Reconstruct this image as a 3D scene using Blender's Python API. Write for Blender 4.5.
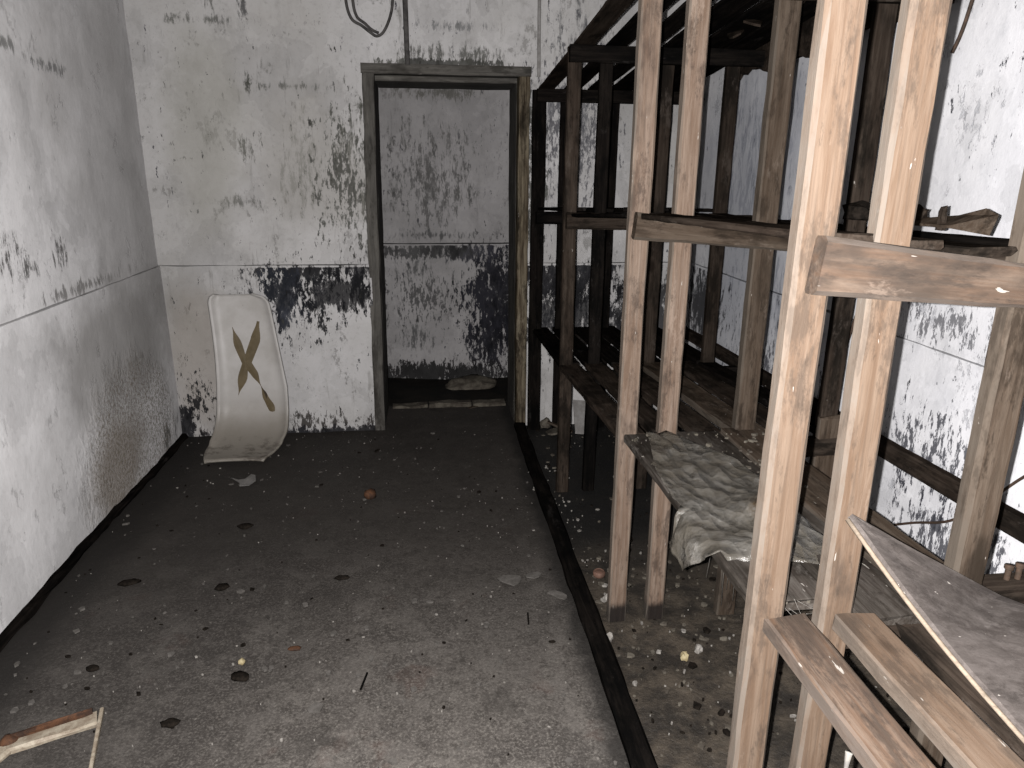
import bpy, bmesh, math, random
from mathutils import Vector, Matrix, noise, Quaternion
random.seed(7)
for o in list(bpy.data.objects): bpy.data.objects.remove(o)
S = bpy.context.scene
COL = S.collection

# ---------------------------------------------------------------- camera, light, exposure
F_PX = 716.2; PITCH = 0.294; YAW = 0.119; ROLL = 0.008; EYE = Vector((0, 0, 1.534))
cp, sp, cy, sy = math.cos(PITCH), math.sin(PITCH), math.cos(YAW), math.sin(YAW)
fwd = Vector((sy*cp, cy*cp, -sp)); rt = Vector((cy, -sy, 0)); up = rt.cross(fwd)
r2 = rt*math.cos(ROLL) + up*math.sin(ROLL); u2 = up*math.cos(ROLL) - rt*math.sin(ROLL)
cd = bpy.data.cameras.new('camera'); cam = bpy.data.objects.new('camera', cd); COL.objects.link(cam)
M = Matrix((r2, u2, -fwd)).transposed().to_4x4(); M.translation = EYE
cam.matrix_world = M
cd.sensor_fit = 'HORIZONTAL'; cd.sensor_width = 36; cd.lens = F_PX/1024*36; cd.clip_start = 0.02
S.camera = cam
w = bpy.data.worlds.new('world'); S.world = w; w.use_nodes = True
w.node_tree.nodes['Background'].inputs[0].default_value = (0.6, 0.65, 0.75, 1)
w.node_tree.nodes['Background'].inputs[1].default_value = 0.002
ld = bpy.data.lights.new('phone_flash', 'POINT'); ld.energy = 1620; ld.shadow_soft_size = 0.004; ld.color = (1.0, 0.975, 0.97)
lamp = bpy.data.objects.new('phone_flash', ld); COL.objects.link(lamp); lamp.location = EYE - r2*0.029 + u2*0.004
vs = S.view_settings; vs.view_transform = 'Standard'; vs.look = 'None'; vs.exposure = 0.0; vs.gamma = 1; vs.use_curve_mapping = False

# ---------------------------------------------------------------- node helpers
class G:
    def __init__(s, name, rough=0.85, spec=0.08):
        s.m = bpy.data.materials.new(name); s.m.use_nodes = True; s.t = s.m.node_tree
        s.b = s.t.nodes['Principled BSDF']; s.b.inputs['Roughness'].default_value = rough
        s.b.inputs['Specular IOR Level'].default_value = spec
        s.P = s.n('ShaderNodeTexCoord').outputs['Object']
    def n(s, k): return s.t.nodes.new(k)
    def l(s, a, b):
        if hasattr(a, 'is_output'): s.t.links.new(a, b)
        elif isinstance(a, tuple) and len(a) == 3 and b.type == 'RGBA': b.default_value = (*a, 1)
        else: b.default_value = a
    def vm(s, op, a, b):
        n = s.n('ShaderNodeVectorMath'); n.operation = op; s.l(a, n.inputs[0]); s.l(b, n.inputs[1])
        return n.outputs['Value'] if op in ('LENGTH', 'DISTANCE') else n.outputs[0]
    def f(s, op, a, b=0.0, c=0.0, clamp=False):
        n = s.n('ShaderNodeMath'); n.operation = op; n.use_clamp = clamp
        for i, q in enumerate((a, b, c)): s.l(q, n.inputs[i])
        return n.outputs[0]
    def noise(s, scale, vec=None, detail=4, rough=.6, dist=0, st=None, off=(0, 0, 0)):
        v = vec or s.P
        if st: v = s.vm('MULTIPLY', v, st)
        if off != (0, 0, 0): v = s.vm('ADD', v, off)
        n = s.n('ShaderNodeTexNoise'); s.l(v, n.inputs['Vector'])
        n.inputs['Scale'].default_value = scale; n.inputs['Detail'].default_value = detail
        n.inputs['Roughness'].default_value = rough; n.inputs['Distortion'].default_value = dist
        return n.outputs[0]
    def voro(s, scale, vec=None, st=None, out='Distance'):
        v = vec or s.P
        if st: v = s.vm('MULTIPLY', v, st)
        n = s.n('ShaderNodeTexVoronoi'); s.l(v, n.inputs['Vector']); n.inputs['Scale'].default_value = scale
        return n.outputs[out]
    def ss(s, x, a, b, lo=0.0, hi=1.0):
        n = s.n('ShaderNodeMapRange'); n.interpolation_type = 'SMOOTHSTEP'; s.l(x, n.inputs[0])
        for i, q in enumerate((a, b, lo, hi)): n.inputs[i+1].default_value = q
        return n.outputs[0]
    def mix(s, fac, a, b):
        n = s.n('ShaderNodeMix'); n.data_type = 'RGBA'
        s.l(fac, n.inputs[0]); s.l(a, n.inputs[6]); s.l(b, n.inputs[7]); return n.outputs[2]
    def ell(s, c, r):          # 1 at the centre of an ellipsoid, 0 at its rim and outside
        v = s.vm('SUBTRACT', s.P, c); v = s.vm('DIVIDE', v, r)
        return s.f('SUBTRACT', 1.0, s.vm('LENGTH', v, (0, 0, 0)), clamp=True)
    def bump(s, h, strength=.3, dist=.01):
        n = s.n('ShaderNodeBump'); n.inputs['Strength'].default_value = strength; n.inputs['Distance'].default_value = dist
        s.l(h, n.inputs['Height']); s.l(n.outputs[0], s.b.inputs['Normal'])
    def sep(s, v=None):
        n = s.n('ShaderNodeSeparateXYZ'); s.l(v or s.P, n.inputs[0]); return n.outputs
    def rnd(s): return s.n('ShaderNodeObjectInfo').outputs['Random']
    def col(s, c):             # all base colours scaled down to weaken bounced light and deepen shadows
        s.l(s.vm('MULTIPLY', c, (.25, .25, .25)), s.b.inputs['Base Color']); return s.m

def wall_mat(name, ca, cb, grime, spots=(), greys=(), speck=.66, speck_col=(.05, .05, .06), streak=.6, rough_zone=None, soft=(), flecks=()):
    """whitewashed plaster: mottled wash, downward grime streaks, flaked-off spots and named mould patches"""
    g = G(name, .9, .03)
    low = g.noise(1.3, detail=5, rough=.65); mid = g.noise(5, detail=6, rough=.7, st=(1, 1, .6))
    c = g.mix(g.ss(low, .35, .65), ca, cb)
    c = g.mix(g.ss(mid, .45, .75, 0, .35), c, grime)
    fine = g.noise(38, detail=5, rough=.75)
    c = g.mix(g.ss(fine, .5, .8, 0, .35), c, grime)
    pat = g.noise(2.1, detail=7, rough=.6, off=(11, 4, 6), dist=.3)       # overlapping coats of whitewash
    c = g.mix(g.ss(pat, .50, .512, 0, .13), c, tuple(x*.45 for x in cb)); c = g.mix(g.ss(pat, .57, .58, 0, .16), c, tuple(x*.35 for x in cb))
    # hairline streaks running down
    st = g.noise(17, detail=7, rough=.72, st=(1, 1, .13))
    pres = g.ss(g.noise(2.2, detail=3, off=(5, 2, 8)), .4, .65)
    m = g.f('MULTIPLY', g.ss(st, streak, streak+.09), pres)
    c = g.mix(g.f('MULTIPLY', m, .55), c, grime)
    # larger blotches where the wash has come off
    bl = g.noise(8, detail=9, rough=.78, st=(1, 1, .55), off=(3, 3, 1))
    c = g.mix(g.f('MULTIPLY', g.ss(bl, .60, .63), .5), c, grime)
    # small flakes
    sp1 = g.noise(30, detail=6, rough=.7, st=(1, 1, .45), off=(9, 1, 2))
    k = g.f('MULTIPLY', g.ss(sp1, speck, speck+.02), g.ss(g.noise(3, detail=2, off=(1, 7, 3)), .42, .58))
    c = g.mix(g.f('MULTIPLY', k, .9), c, speck_col)
    sc = g.noise(14, detail=9, rough=.8, st=(1, 1, .4), off=(2, 8, 4))
    scf = g.noise(45, detail=6, rough=.75, st=(1, 1, .35), off=(1, 3, 7))
    smear = g.noise(24, detail=8, rough=.8, st=(1, 1, .22), off=(6, 1, 7), dist=.4)
    scc = g.f('ADD', g.f('MULTIPLY', sc, .6), g.f('MULTIPLY', scf, .4))
    for (ctr, rad, colr, amt) in greys:                      # half-transparent grey scabs
        e = g.ell(ctr, rad); q = g.f('ADD', g.f('MULTIPLY', g.f('POWER', e, .6), .17), g.f('ADD', g.f('MULTIPLY', smear, .5), g.f('MULTIPLY', scc, .5)))
        c = g.mix(g.f('MULTIPLY', g.ss(q, .615, .68), amt), c, colr)
    for (ctr, rad, colr, amt) in soft:                       # soft damp stains
        e = g.ell(ctr, rad); q = g.f('ADD', e, g.f('MULTIPLY', g.f('SUBTRACT', low, .5), 1.2))
        c = g.mix(g.f('MULTIPLY', g.ss(q, .1, .7), amt), c, colr)
    low_only = g.ss(g.sep()[2], .985, 1.0, 1, 0)
    for (ctr, rad, colr, amt) in flecks:                     # fine dark flecks where paint has popped off
        q = g.f('ADD', g.f('MULTIPLY', g.f('POWER', g.ell(ctr, rad), .7), .13), g.f('ADD', g.f('MULTIPLY', scf, .6), g.f('MULTIPLY', sc, .4)))
        c = g.mix(g.f('MULTIPLY', g.ss(q, .60, .625), amt), c, colr)
    for (ctr, rad, colr, amt) in spots:                      # black mould / bare tar with torn edges
        e = g.ell(ctr, rad); q = g.f('ADD', g.f('MULTIPLY', g.f('POWER', e, .7), .21), scc)
        if ctr[2] < 1.0: q = g.f('MULTIPLY', q, low_only)
        c = g.mix(g.f('MULTIPLY', g.ss(q, .60, .625), amt), c, g.mix(g.ss(mid, .4, .6), colr, tuple(x*2.6 for x in colr)))
    h = g.f('ADD', g.f('MULTIPLY', fine, .25), g.f('MULTIPLY', mid, .9))
    h = g.f('ADD', h, g.f('MULTIPLY', g.ss(bl, .59, .64), -.35))
    if rough_zone:
        ctr, rad = rough_zone; e = g.ss(g.f('ADD', g.ell(ctr, rad), g.f('MULTIPLY', g.f('SUBTRACT', mid, .5), .7)), .15, .5)
        v = g.noise(55, detail=4, rough=.8); h = g.f('ADD', h, g.f('MULTIPLY', g.f('MULTIPLY', e, v), 3.0))
        c = g.mix(g.f('MULTIPLY', e, g.ss(v, .42, .62, 0, .8)), c, (.24, .20, .155))
        c = g.mix(g.f('MULTIPLY', e, g.ss(v, .62, .72, 0, .5)), c, (.75, .7, .6))
    g.bump(h, .5, .008)
    return g.col(c)

def wood_mat(name, base, pale, dark, weather=.5, speck=0.0, rough=.8, side=None, foot=False):
    """grain runs along each beam's own X axis"""
    g = G(name, rough, .05 if base[0] > .06 else .0)
    r = g.rnd(); n = g.n('ShaderNodeCombineXYZ')
    g.l(g.f('MULTIPLY', r, 37.0), n.inputs[0]); g.l(g.f('MULTIPLY', r, 91.0), n.inputs[1]); g.l(g.f('MULTIPLY', r, 53.0), n.inputs[2])
    P = g.vm('ADD', g.P, n.outputs[0])
    grain = g.noise(60, P, detail=6, rough=.7, st=(.06, 1, 1), dist=.6)
    grain2 = g.noise(150, P, detail=3, rough=.6, st=(.03, 1, 1))
    wear = g.noise(5.5, P, detail=6, rough=.65, st=(.6, 1.6, 1.6))
    blot = g.noise(13, P, detail=7, rough=.75, st=(.35, 1, 1))
    c = g.mix(g.ss(grain, .35, .68), base, pale)
    c = g.mix(g.ss(grain2, .48, .7, 0, .35), c, dark)
    c = g.mix(g.ss(wear, .62-weather*.3, .78-weather*.2, 0, .85), c, dark)
    c = g.mix(g.ss(blot, .52, .62, 0, .7), c, dark)
    c = g.mix(g.ss(g.noise(30, P, detail=6, rough=.8, st=(.3, 1, 1), off=(2, 6, 1)), .55, .68, 0, .55), c, tuple(x*.6 for x in dark))
    c = g.mix(g.ss(g.noise(9, P, detail=8, rough=.8, st=(.4, 1, 1), off=(4, 4, 4)), .58, .66, 0, .5), c, tuple(x*1.25+.02 for x in pale))
    kn = g.voro(3.2, P, st=(1, 2.4, 2.4)); c = g.mix(g.ss(kn, .05, .13, .8, 0), c, tuple(x*.35 for x in base))
    if speck:
        v = g.noise(70, P, detail=3, rough=.6, st=(.22, 1, 1), off=(7, 7, 7))
        c = g.mix(g.ss(v, .74-speck*.05, .75-speck*.05, 0, .8), c, (.42, .39, .35))
    c = g.mix(g.f('MULTIPLY', r, .25), c, dark)
    if foot:                                                 # rotten, waterlogged end
        gx = g.sep(g.n('ShaderNodeTexCoord').outputs['Generated'])[0]
        c = g.mix(g.ss(g.f('ADD', gx, g.f('MULTIPLY', blot, .03)), .038, .052, .93, 0), c, (.006, .005, .005))
    if side:                                                 # the narrow faces have greyed
        N_ = g.n('ShaderNodeTexCoord').outputs['Normal']; ny = g.f('ABSOLUTE', g.sep(N_)[1])
        c = g.mix(g.f('MULTIPLY', g.ss(ny, .4, .75), g.ss(blot, .62, .42, .35, .8)), c, side)
    g.bump(g.f('ADD', grain, g.f('MULTIPLY', blot, .8)), .35, .004)
    return g.col(c)

def plain_mat(name, a, b, scale=20, rough=.85, spec=.06, metal=0, bump=.3, bd=.004):
    g = G(name, rough, spec); n = g.noise(scale, detail=7, rough=.7)
    g.b.inputs['Metallic'].default_value = metal
    g.bump(n, bump, bd)
    return g.col(g.mix(g.ss(n, .35, .65), a, b))

# ---------------------------------------------------------------- materials
BLK = (.012, .012, .0135)
GRM = (.16, .155, .14)
m_back = wall_mat('whitewash_back', (.60, .588, .585), (.51, .498, .485), GRM, speck=.64,
    flecks=[((-.75, 4.15, .8), (.45, .5, .35), BLK, .95), ((-.36, 4.15, .9), (.3, .5, .3), BLK, .95), ((.85, 4.15, .7), (.5, .5, .45), BLK, .95), ((-.42, 4.15, 1.45), (.30, .5, .55), (.09, .09, .08), .9), ((-1.36, 4.15, .2), (.14, .5, .28), BLK, .95), ((-.75, 4.15, .05), (1.0, .5, .12), (.03, .025, .02), .9), ((.8, 4.15, 1.7), (.4, .5, .8), (.1, .1, .11), .8)],
    spots=[((-.68, 4.15, .97), (.46, .5, .16), BLK, .97), ((-.80, 4.15, .84), (.20, .5, .30), (.022, .024, .03), .95), ((-.36, 4.15, .97), (.24, .5, .12), BLK, .9), ((-.5, 4.15, .85), (.35, .5, .2), BLK, .9),
           ((.85, 4.15, .90), (.55, .5, .24), BLK, .97), ((.85, 4.15, .7), (.55, .5, .38), BLK, .9), ((1.3, 4.15, .65), (.5, .5, .5), BLK, .9), ((.62, 4.15, 1.5), (.10, .5, .6), (.05, .05, .045), .9),
           ((-1.42, 4.15, .10), (.08, .5, .20), BLK, .97), ((-.5, 4.15, .0), (.7, .5, .06), BLK, .95), ((-1.0, 4.15, .0), (.5, .5, .07), BLK, .8), ((.1, 4.15, 2.06), (.5, .5, .035), (.04, .04, .035), .9)],
    greys=[((-.40, 4.15, 1.60), (.22, .5, .55), (.10, .10, .085), .95), ((-.34, 4.15, 1.35), (.12, .5, .45), (.09, .09, .075), .95), ((-.62, 4.15, 1.52), (.35, .5, .45), (.19, .19, .17), .8), ((-1.05, 4.15, 2.24), (.35, .5, .05), (.14, .14, .13), .95), ((-1.05, 4.15, 2.32), (.08, .5, .12), (.14, .14, .13), .95), ((-.90, 4.15, 2.30), (.06, .5, .16), (.08, .08, .08), .9),
           ((-1.12, 4.15, 1.66), (.12, .5, .2), (.2, .2, .19), .9), ((-.90, 4.15, 1.95), (.04, .5, .10), (.07, .07, .06), 1), ((-.95, 4.15, 1.62), (.07, .5, .15), (.12, .12, .11), 1), ((-1.0, 4.15, 1.34), (.3, .5, .06), (.13, .13, .12), .9), ((-.7, 4.15, 1.93), (.3, .5, .04), (.13, .13, .12), .9),
           ((.8, 4.15, 1.8), (.4, .5, .7), (.15, .15, .16), .9), ((.9, 4.15, 2.2), (.4, .5, .3), (.17, .17, .17), .8), ((.15, 4.15, 2.10), (.6, .5, .10), (.10, .10, .09), .9), ((.2, 4.15, 2.24), (.35, .5, .05), (.2, .2, .2), .9)],
    soft=[((-1.25, 4.15, .35), (.35, .5, .7), (.36, .32, .28), .6), ((-1.15, 4.15, 1.7), (.3, .5, .7), (.38, .37, .33), .6), ((-.6, 4.15, 1.45), (.5, .5, .4), (.36, .345, .32), .5)])
m_left = wall_mat('whitewash_left', (1.0, .985, .985), (.80, .785, .778), (.5, .49, .48), speck=.71, streak=.66,
    greys=[((-1.465, 2.74, 1.22), (.5, .16, .16), (.12, .115, .11), .95), ((-1.465, 2.86, 1.16), (.5, .13, .08), (.12, .115, .11), .9), ((-1.465, 3.1, 1.20), (.5, .10, .14), (.12, .115, .11), .9), ((-1.465, 3.3, 1.9), (.5, .3, .05), (.12, .12, .12), .9), ((-1.465, 2.95, 1.94), (.5, .25, .05), (.2, .2, .19), .8), ((-1.465, 3.95, .1), (.5, .25, .2), (.06, .06, .05), .8), ((-1.465, 3.7, .60), (.5, .3, .04), (.12, .11, .07), .9), ((-1.465, 3.3, 1.03), (.5, .9, .05), (.2, .19, .18), .8)],
    soft=[((-1.465, 3.75, 1.4), (.5, .75, 1.5), (.52, .505, .495), .5), ((-1.465, 3.5, .75), (.5, .9, .5), (.38, .365, .35), .7), ((-1.465, 3.3, .15), (.5, .45, .35), (.32, .27, .22), .7)],
    rough_zone=((-1.465, 3.5, .22), (.5, .75, .6)))
m_right = wall_mat('whitewash_right', (.90, .895, .91), (.80, .80, .825), (.38, .39, .42), speck=.64, streak=.64,
    flecks=[((1.57, 1.95, .66), (.5, .42, .24), (.05, .052, .065), .9), ((1.57, 1.75, .40), (.5, .55, .34), (.05, .052, .065), .9), ((1.57, 3.0, .6), (.5, .8, .5), (.05, .052, .065), .8), ((1.57, 2.0, 1.1), (.5, .6, .12), (.08, .08, .09), .8)],
    spots=[((1.57, 3.9, .8), (.5, .45, .35), BLK, .9)],
    greys=[((1.57, 3.4, 1.5), (.5, .8, .9), (.20, .21, .25), .85), ((1.57, 2.75, 1.45), (.5, .4, .5), (.28, .30, .36), .8), ((1.57, 3.1, .9), (.5, .6, .5), (.2, .21, .24), .8)],
    soft=[((1.57, 3.4, 1.3), (.5, 1.0, 1.1), (.40, .415, .46), .7)])
m_corr = wall_mat('whitewash_corridor', (.46, .445, .445), (.40, .388, .385), (.18, .17, .17), speck=.615, streak=.58,
    flecks=[((.0, 5.3, .6), (.5, .5, .3), (.05, .05, .05), .8), ((.42, 5.3, .6), (.36, .5, .65), (.012, .012, .015), .95), ((.0, 5.3, 1.4), (.5, .5, .4), (.12, .118, .115), .6)],
    spots=[((.50, 5.3, .60), (.32, .5, .65), (.012, .012, .015), .97), ((.47, 5.3, .30), (.30, .5, .38), (.012, .012, .015), .97), ((.3, 5.3, .93), (.3, .5, .10), (.02, .02, .025), .9), ((0, 5.3, .02), (1.2, .5, .14), (.01, .01, .01), .95), ((0, 5.3, .95), (.5, .5, .09), (.03, .03, .03), .9)],
    greys=[((-.1, 5.3, .8), (.3, .5, .15), (.10, .10, .10), .9), ((.05, 5.3, 1.5), (.5, .5, .6), (.15, .145, .14), .9), ((.1, 5.3, 2.02), (.6, .5, .10), (.15, .145, .13), .9), ((-.1, 5.3, .3), (.3, .5, .2), (.1, .1, .1), .9), ((.1, 5.3, 1.06), (.5, .5, .06), (.1, .1, .1), .9)])
m_ceil = wall_mat('low_bounce_plaster', (.30, .29, .28), (.2, .19, .18), (.08, .08, .08))  # unseen ceiling and front wall coloured dark to cut bounced light

g = G('damp_concrete', .7, .08)
lo = g.noise(1.1, detail=6, rough=.65, off=(3, 1, 0)); md = g.noise(6, detail=7, rough=.7); fi = g.noise(55, detail=5, rough=.75)
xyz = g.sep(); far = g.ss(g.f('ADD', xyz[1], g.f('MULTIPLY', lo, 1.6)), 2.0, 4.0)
gr = g.noise(130, detail=3, rough=.7); me = g.noise(20, detail=6, rough=.75, off=(1, 1, 1))
c = g.mix(g.ss(lo, .38, .62), (.060, .053, .048), (.120, .108, .097))
c = g.mix(g.ss(md, .46, .66, 0, .75), c, (.16, .145, .13))
c = g.mix(g.ss(me, .48, .62, 0, .75), c, (.058, .051, .045))
c = g.mix(g.ss(g.noise(9, detail=8, rough=.75, off=(2, 2, 2)), .56, .68, 0, .7), c, (.045, .040, .035))
c = g.mix(g.ss(g.noise(4, detail=3, off=(8, 2, 2)), .62, .7, 0, .4), c, (.10, .062, .05))
c = g.mix(g.ss(gr, .45, .70, 0, .65), c, (.25, .23, .205)); c = g.mix(g.ss(gr, .30, .45, .5, 0), c, (.035, .031, .028))
pt = g.noise(7, detail=5, rough=.6, off=(5, 5, 1), dist=.5); c = g.mix(g.ss(pt, .56, .58, 0, .35), c, (.17, .155, .14)); c = g.mix(g.ss(pt, .40, .415, .35, 0), c, (.04, .036, .032))
c = g.mix(g.ss(fi, .57, .72, 0, .6), c, (.22, .20, .18))
c = g.mix(g.ss(fi, .30, .44, .6, 0), c, (.028, .025, .022))
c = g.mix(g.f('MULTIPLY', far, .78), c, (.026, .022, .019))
v1 = g.voro(26, st=(1, .8, 1)); gate = g.ss(g.noise(11, detail=2, off=(4, 9, 1)), .48, .6)
c = g.mix(g.f('MULTIPLY', g.ss(v1, .06, .13, .8, 0), gate), c, (.26, .24, .215))
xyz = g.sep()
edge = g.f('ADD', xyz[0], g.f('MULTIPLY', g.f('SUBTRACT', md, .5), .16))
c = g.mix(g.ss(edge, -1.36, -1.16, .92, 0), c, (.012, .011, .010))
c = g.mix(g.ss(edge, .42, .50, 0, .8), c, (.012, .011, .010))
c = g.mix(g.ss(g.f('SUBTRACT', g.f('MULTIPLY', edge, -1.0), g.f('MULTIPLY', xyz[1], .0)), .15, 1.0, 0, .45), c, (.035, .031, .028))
g.bump(g.f('ADD', md, g.f('MULTIPLY', fi, .5)), .55, .008)
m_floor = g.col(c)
g = G('dirt_under_rack', .55, .2)
md = g.noise(7, detail=8, rough=.75); fi = g.noise(48, detail=6, rough=.75)
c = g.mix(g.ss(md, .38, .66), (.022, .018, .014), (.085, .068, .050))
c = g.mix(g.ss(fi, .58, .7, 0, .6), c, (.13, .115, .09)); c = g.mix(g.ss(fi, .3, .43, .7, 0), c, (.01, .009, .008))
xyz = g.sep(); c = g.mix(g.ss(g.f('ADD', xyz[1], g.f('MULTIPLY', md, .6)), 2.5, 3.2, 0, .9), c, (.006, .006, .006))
g.bump(g.f('ADD', md, g.f('MULTIPLY', fi, .6)), .7, .012)
m_dirt = g.col(c)
m_corrfloor = plain_mat('black_corridor_floor', (.006, .006, .005), (.018, .015, .012), 6, .7)  # near-black base colour for the corridor floor and its rubble

w_fresh = wood_mat('timber_fresh', (.128, .082, .053), (.185, .134, .097), (.065, .048, .036), .22, .35, side=(.155, .134, .113))
w_brown = wood_mat('timber_brown', (.150, .100, .070), (.25, .190, .148), (.050, .036, .028), .3, .8, side=(.135, .115, .095), foot=True)
w_rail = wood_mat('timber_rail', (.115, .070, .045), (.165, .122, .092), (.040, .031, .025), .85, .6, side=(.12, .10, .085))
w_old = wood_mat('timber_old', (.060, .043, .031), (.105, .082, .063), (.022, .017, .013), .5, .3, side=(.09, .076, .062))
w_dark = wood_mat('timber_dark', (.030, .022, .017), (.055, .043, .034), (.008, .007, .006), .6, .1)
w_black = wood_mat('timber_black', (.0065, .0055, .005), (.016, .013, .011), (.003, .003, .003), .6, .0)
w_dusty = wood_mat('timber_dusty', (.045, .037, .031), (.105, .094, .083), (.018, .015, .012), .6, .9)
w_ply = wood_mat('plywood_grey', (.075, .064, .058), (.115, .100, .092), (.045, .037, .033), .3, .8)
w_plyedge = wood_mat('plywood_edge', (.20, .16, .12), (.26, .21, .16), (.10, .08, .06), .1)
w_frame = wood_mat('painted_frame', (.085, .08, .072), (.14, .132, .118), (.025, .022, .018), .55, .2)
w_jamb = wood_mat('peeling_jamb', (.06, .045, .03), (.20, .17, .12), (.012, .010, .008), .5, .2)
m_plastic = G('dusty_plastic', .24, .35)
_n = m_plastic.noise(9, detail=8, rough=.75); _f = m_plastic.noise(60, detail=4); _v = m_plastic.voro(13, m_plastic.vm('ADD', m_plastic.P, m_plastic.vm('MULTIPLY', m_plastic.P, (1.5, .2, .4))))
m_plastic.bump(m_plastic.f('ADD', _n, m_plastic.f('MULTIPLY', _v, 1.2)), .7, .02); m_plastic.b.inputs['Alpha'].default_value = .93
m_plastic = m_plastic.col(m_plastic.mix(m_plastic.ss(_n, .38, .66), m_plastic.mix(m_plastic.f('MULTIPLY', m_plastic.ell((.80, 1.47, .74), (.05, .07, .2)), 3.0, clamp=True), (.085, .075, .060), (.05, .03, .012)), m_plastic.mix(m_plastic.ss(_f, .5, .7), (.125, .118, .106), (.21, .20, .185))))
g = G('stained_white_plastic', .5, .15)
n = g.noise(6, detail=6, rough=.65); z = g.sep()[2]
c = g.mix(g.ss(n, .4, .7), (.50, .48, .46), (.42, .40, .375))
c = g.mix(g.ss(g.f('ADD', z, g.f('MULTIPLY', n, .25)), .18, .46, .85, 0), c, (.22, .195, .16))
c = g.mix(g.ss(g.noise(26, detail=7, rough=.8, st=(1, 1, .5)), .64, .68, 0, .5), c, (.12, .10, .08))
c = g.mix(g.f('MULTIPLY', g.ss(g.noise(14, detail=8, rough=.8, st=(.6, 1, 1)), .5, .6), g.ss(z, .10, .03, 0, .8)), c, (.10, .085, .07))
m_seat = g.col(c)
m_tape = plain_mat('brown_tape', (.10, .073, .033), (.14, .105, .055), 14, .6, .1)
m_tape_dark = plain_mat('brown_tape_back', (.030, .020, .012), (.05, .035, .02), 14, .6)
m_rust = plain_mat('rust', (.11, .05, .025), (.035, .02, .014), 26, .8)
m_cream = plain_mat('chipped_cream_enamel', (.42, .37, .29), (.24, .19, .14), 30, .5)
m_soot = plain_mat('black_crumb', (.008, .007, .006), (.02, .016, .013), 60, .8, 0)
m_chip = plain_mat('plaster_chip', (.34, .32, .29), (.17, .155, .14), 40, .8)
m_greychip = plain_mat('grey_chip', (.13, .12, .11), (.085, .078, .07), 40, .8)
m_yellow = plain_mat('yellowed_chip', (.42, .36, .22), (.3, .24, .13), 40, .8)
m_cable = plain_mat('sooty_cable', (.035, .033, .032), (.09, .085, .08), 25, .7)
m_conduit = plain_mat('painted_conduit', (.30, .29, .28), (.20, .19, .18), 20, .7)
m_wire = plain_mat('rusty_wire', (.08, .05, .035), (.04, .028, .02), 40, .7)
m_web = plain_mat('cobweb', (.24, .225, .20), (.16, .15, .14), 40, .9)
m_rubble = plain_mat('dirty_rubble', (.14, .125, .10), (.06, .05, .04), 18, .85)
m_glass = plain_mat('cloudy_plastic_shard', (.20, .19, .18), (.12, .115, .11), 20, .3, .6)
m_pink = plain_mat('faded_red_plastic', (.17, .095, .07), (.10, .06, .045), 30, .6)

# ---------------------------------------------------------------- object helpers
def link(name, me, mat, parent=None):
    o = bpy.data.objects.new(name, me); COL.objects.link(o)
    if mat and not me.materials: me.materials.append(mat)
    if parent: o.parent = parent
    return o
def from_bm(name, bm, mat, parent=None, smooth=False):
    me = bpy.data.meshes.new(name); bmesh.ops.recalc_face_normals(bm, faces=bm.faces); bm.to_mesh(me); bm.free()
    if smooth:
        for p in me.polygons: p.use_smooth = True
    return link(name, me, mat, parent)
def empty(name, loc):
    o = bpy.data.objects.new(name, None); COL.objects.link(o); o.location = loc; o.empty_display_size = .1; return o
def tag(o, label, cat, group=None):
    o['label'] = label; o['category'] = cat
    if group: o['group'] = group
    return o
def structure(o): o['kind'] = 'structure'; return o
def nz(x, y, z): return noise.noise(Vector((x, y, z)))

def beam(name, p0, p1, wd, th, mat, parent=None, face=(0, -1, 0), jit=.0025, cham=.004, ragged=0, seg=None, w1=None):
    """a sawn timber from p0 to p1; `th` measured along `face`, `wd` across; arrises worn, line slightly wandering"""
    p0 = Vector(p0); p1 = Vector(p1); d = p1-p0; L = d.length; x = d.normalized()
    z = Vector(face); z = (z-x*z.dot(x)).normalized(); y = z.cross(x)
    n = seg or max(4, int(L/.07)); s = random.uniform(0, 90); bm = bmesh.new(); rings = []
    hw, ht = wd/2, th/2; c = min(cham, ht*.6)
    prof = [(-hw+c, -ht), (hw-c, -ht), (hw, -ht+c), (hw, ht-c), (hw-c, ht), (-hw+c, ht), (-hw, ht-c), (-hw, -ht+c)]
    for i in range(n+1):
        X = -L/2+L*i/n; r = []
        bend = (jit*1.2*nz(X*1.1, s, 0), jit*1.2*nz(X*1.1, s, 5))
        for k, (a, b) in enumerate(prof):
            ox = random.uniform(-ragged, ragged) if i in (0, n) else 0
            a = a*(1+((w1 or wd)/wd-1)*i/n)
            r.append(bm.verts.new((X+ox, a+bend[0]+jit*nz(X*9, s+k*.7, 1), b+bend[1]+jit*nz(X*9, s+k*.7, 3))))
        rings.append(r)
    for i in range(n):
        for k in range(8): bm.faces.new((rings[i][k], rings[i][(k+1) % 8], rings[i+1][(k+1) % 8], rings[i+1][k]))
    bm.faces.new(rings[0]); bm.faces.new(rings[-1])
    o = from_bm(name, bm, mat, parent)
    m = Matrix((x, y, z)).transposed().to_4x4(); m.translation = (p0+p1)/2 - (parent.location if parent else Vector())
    o.matrix_basis = m
    return o
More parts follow.
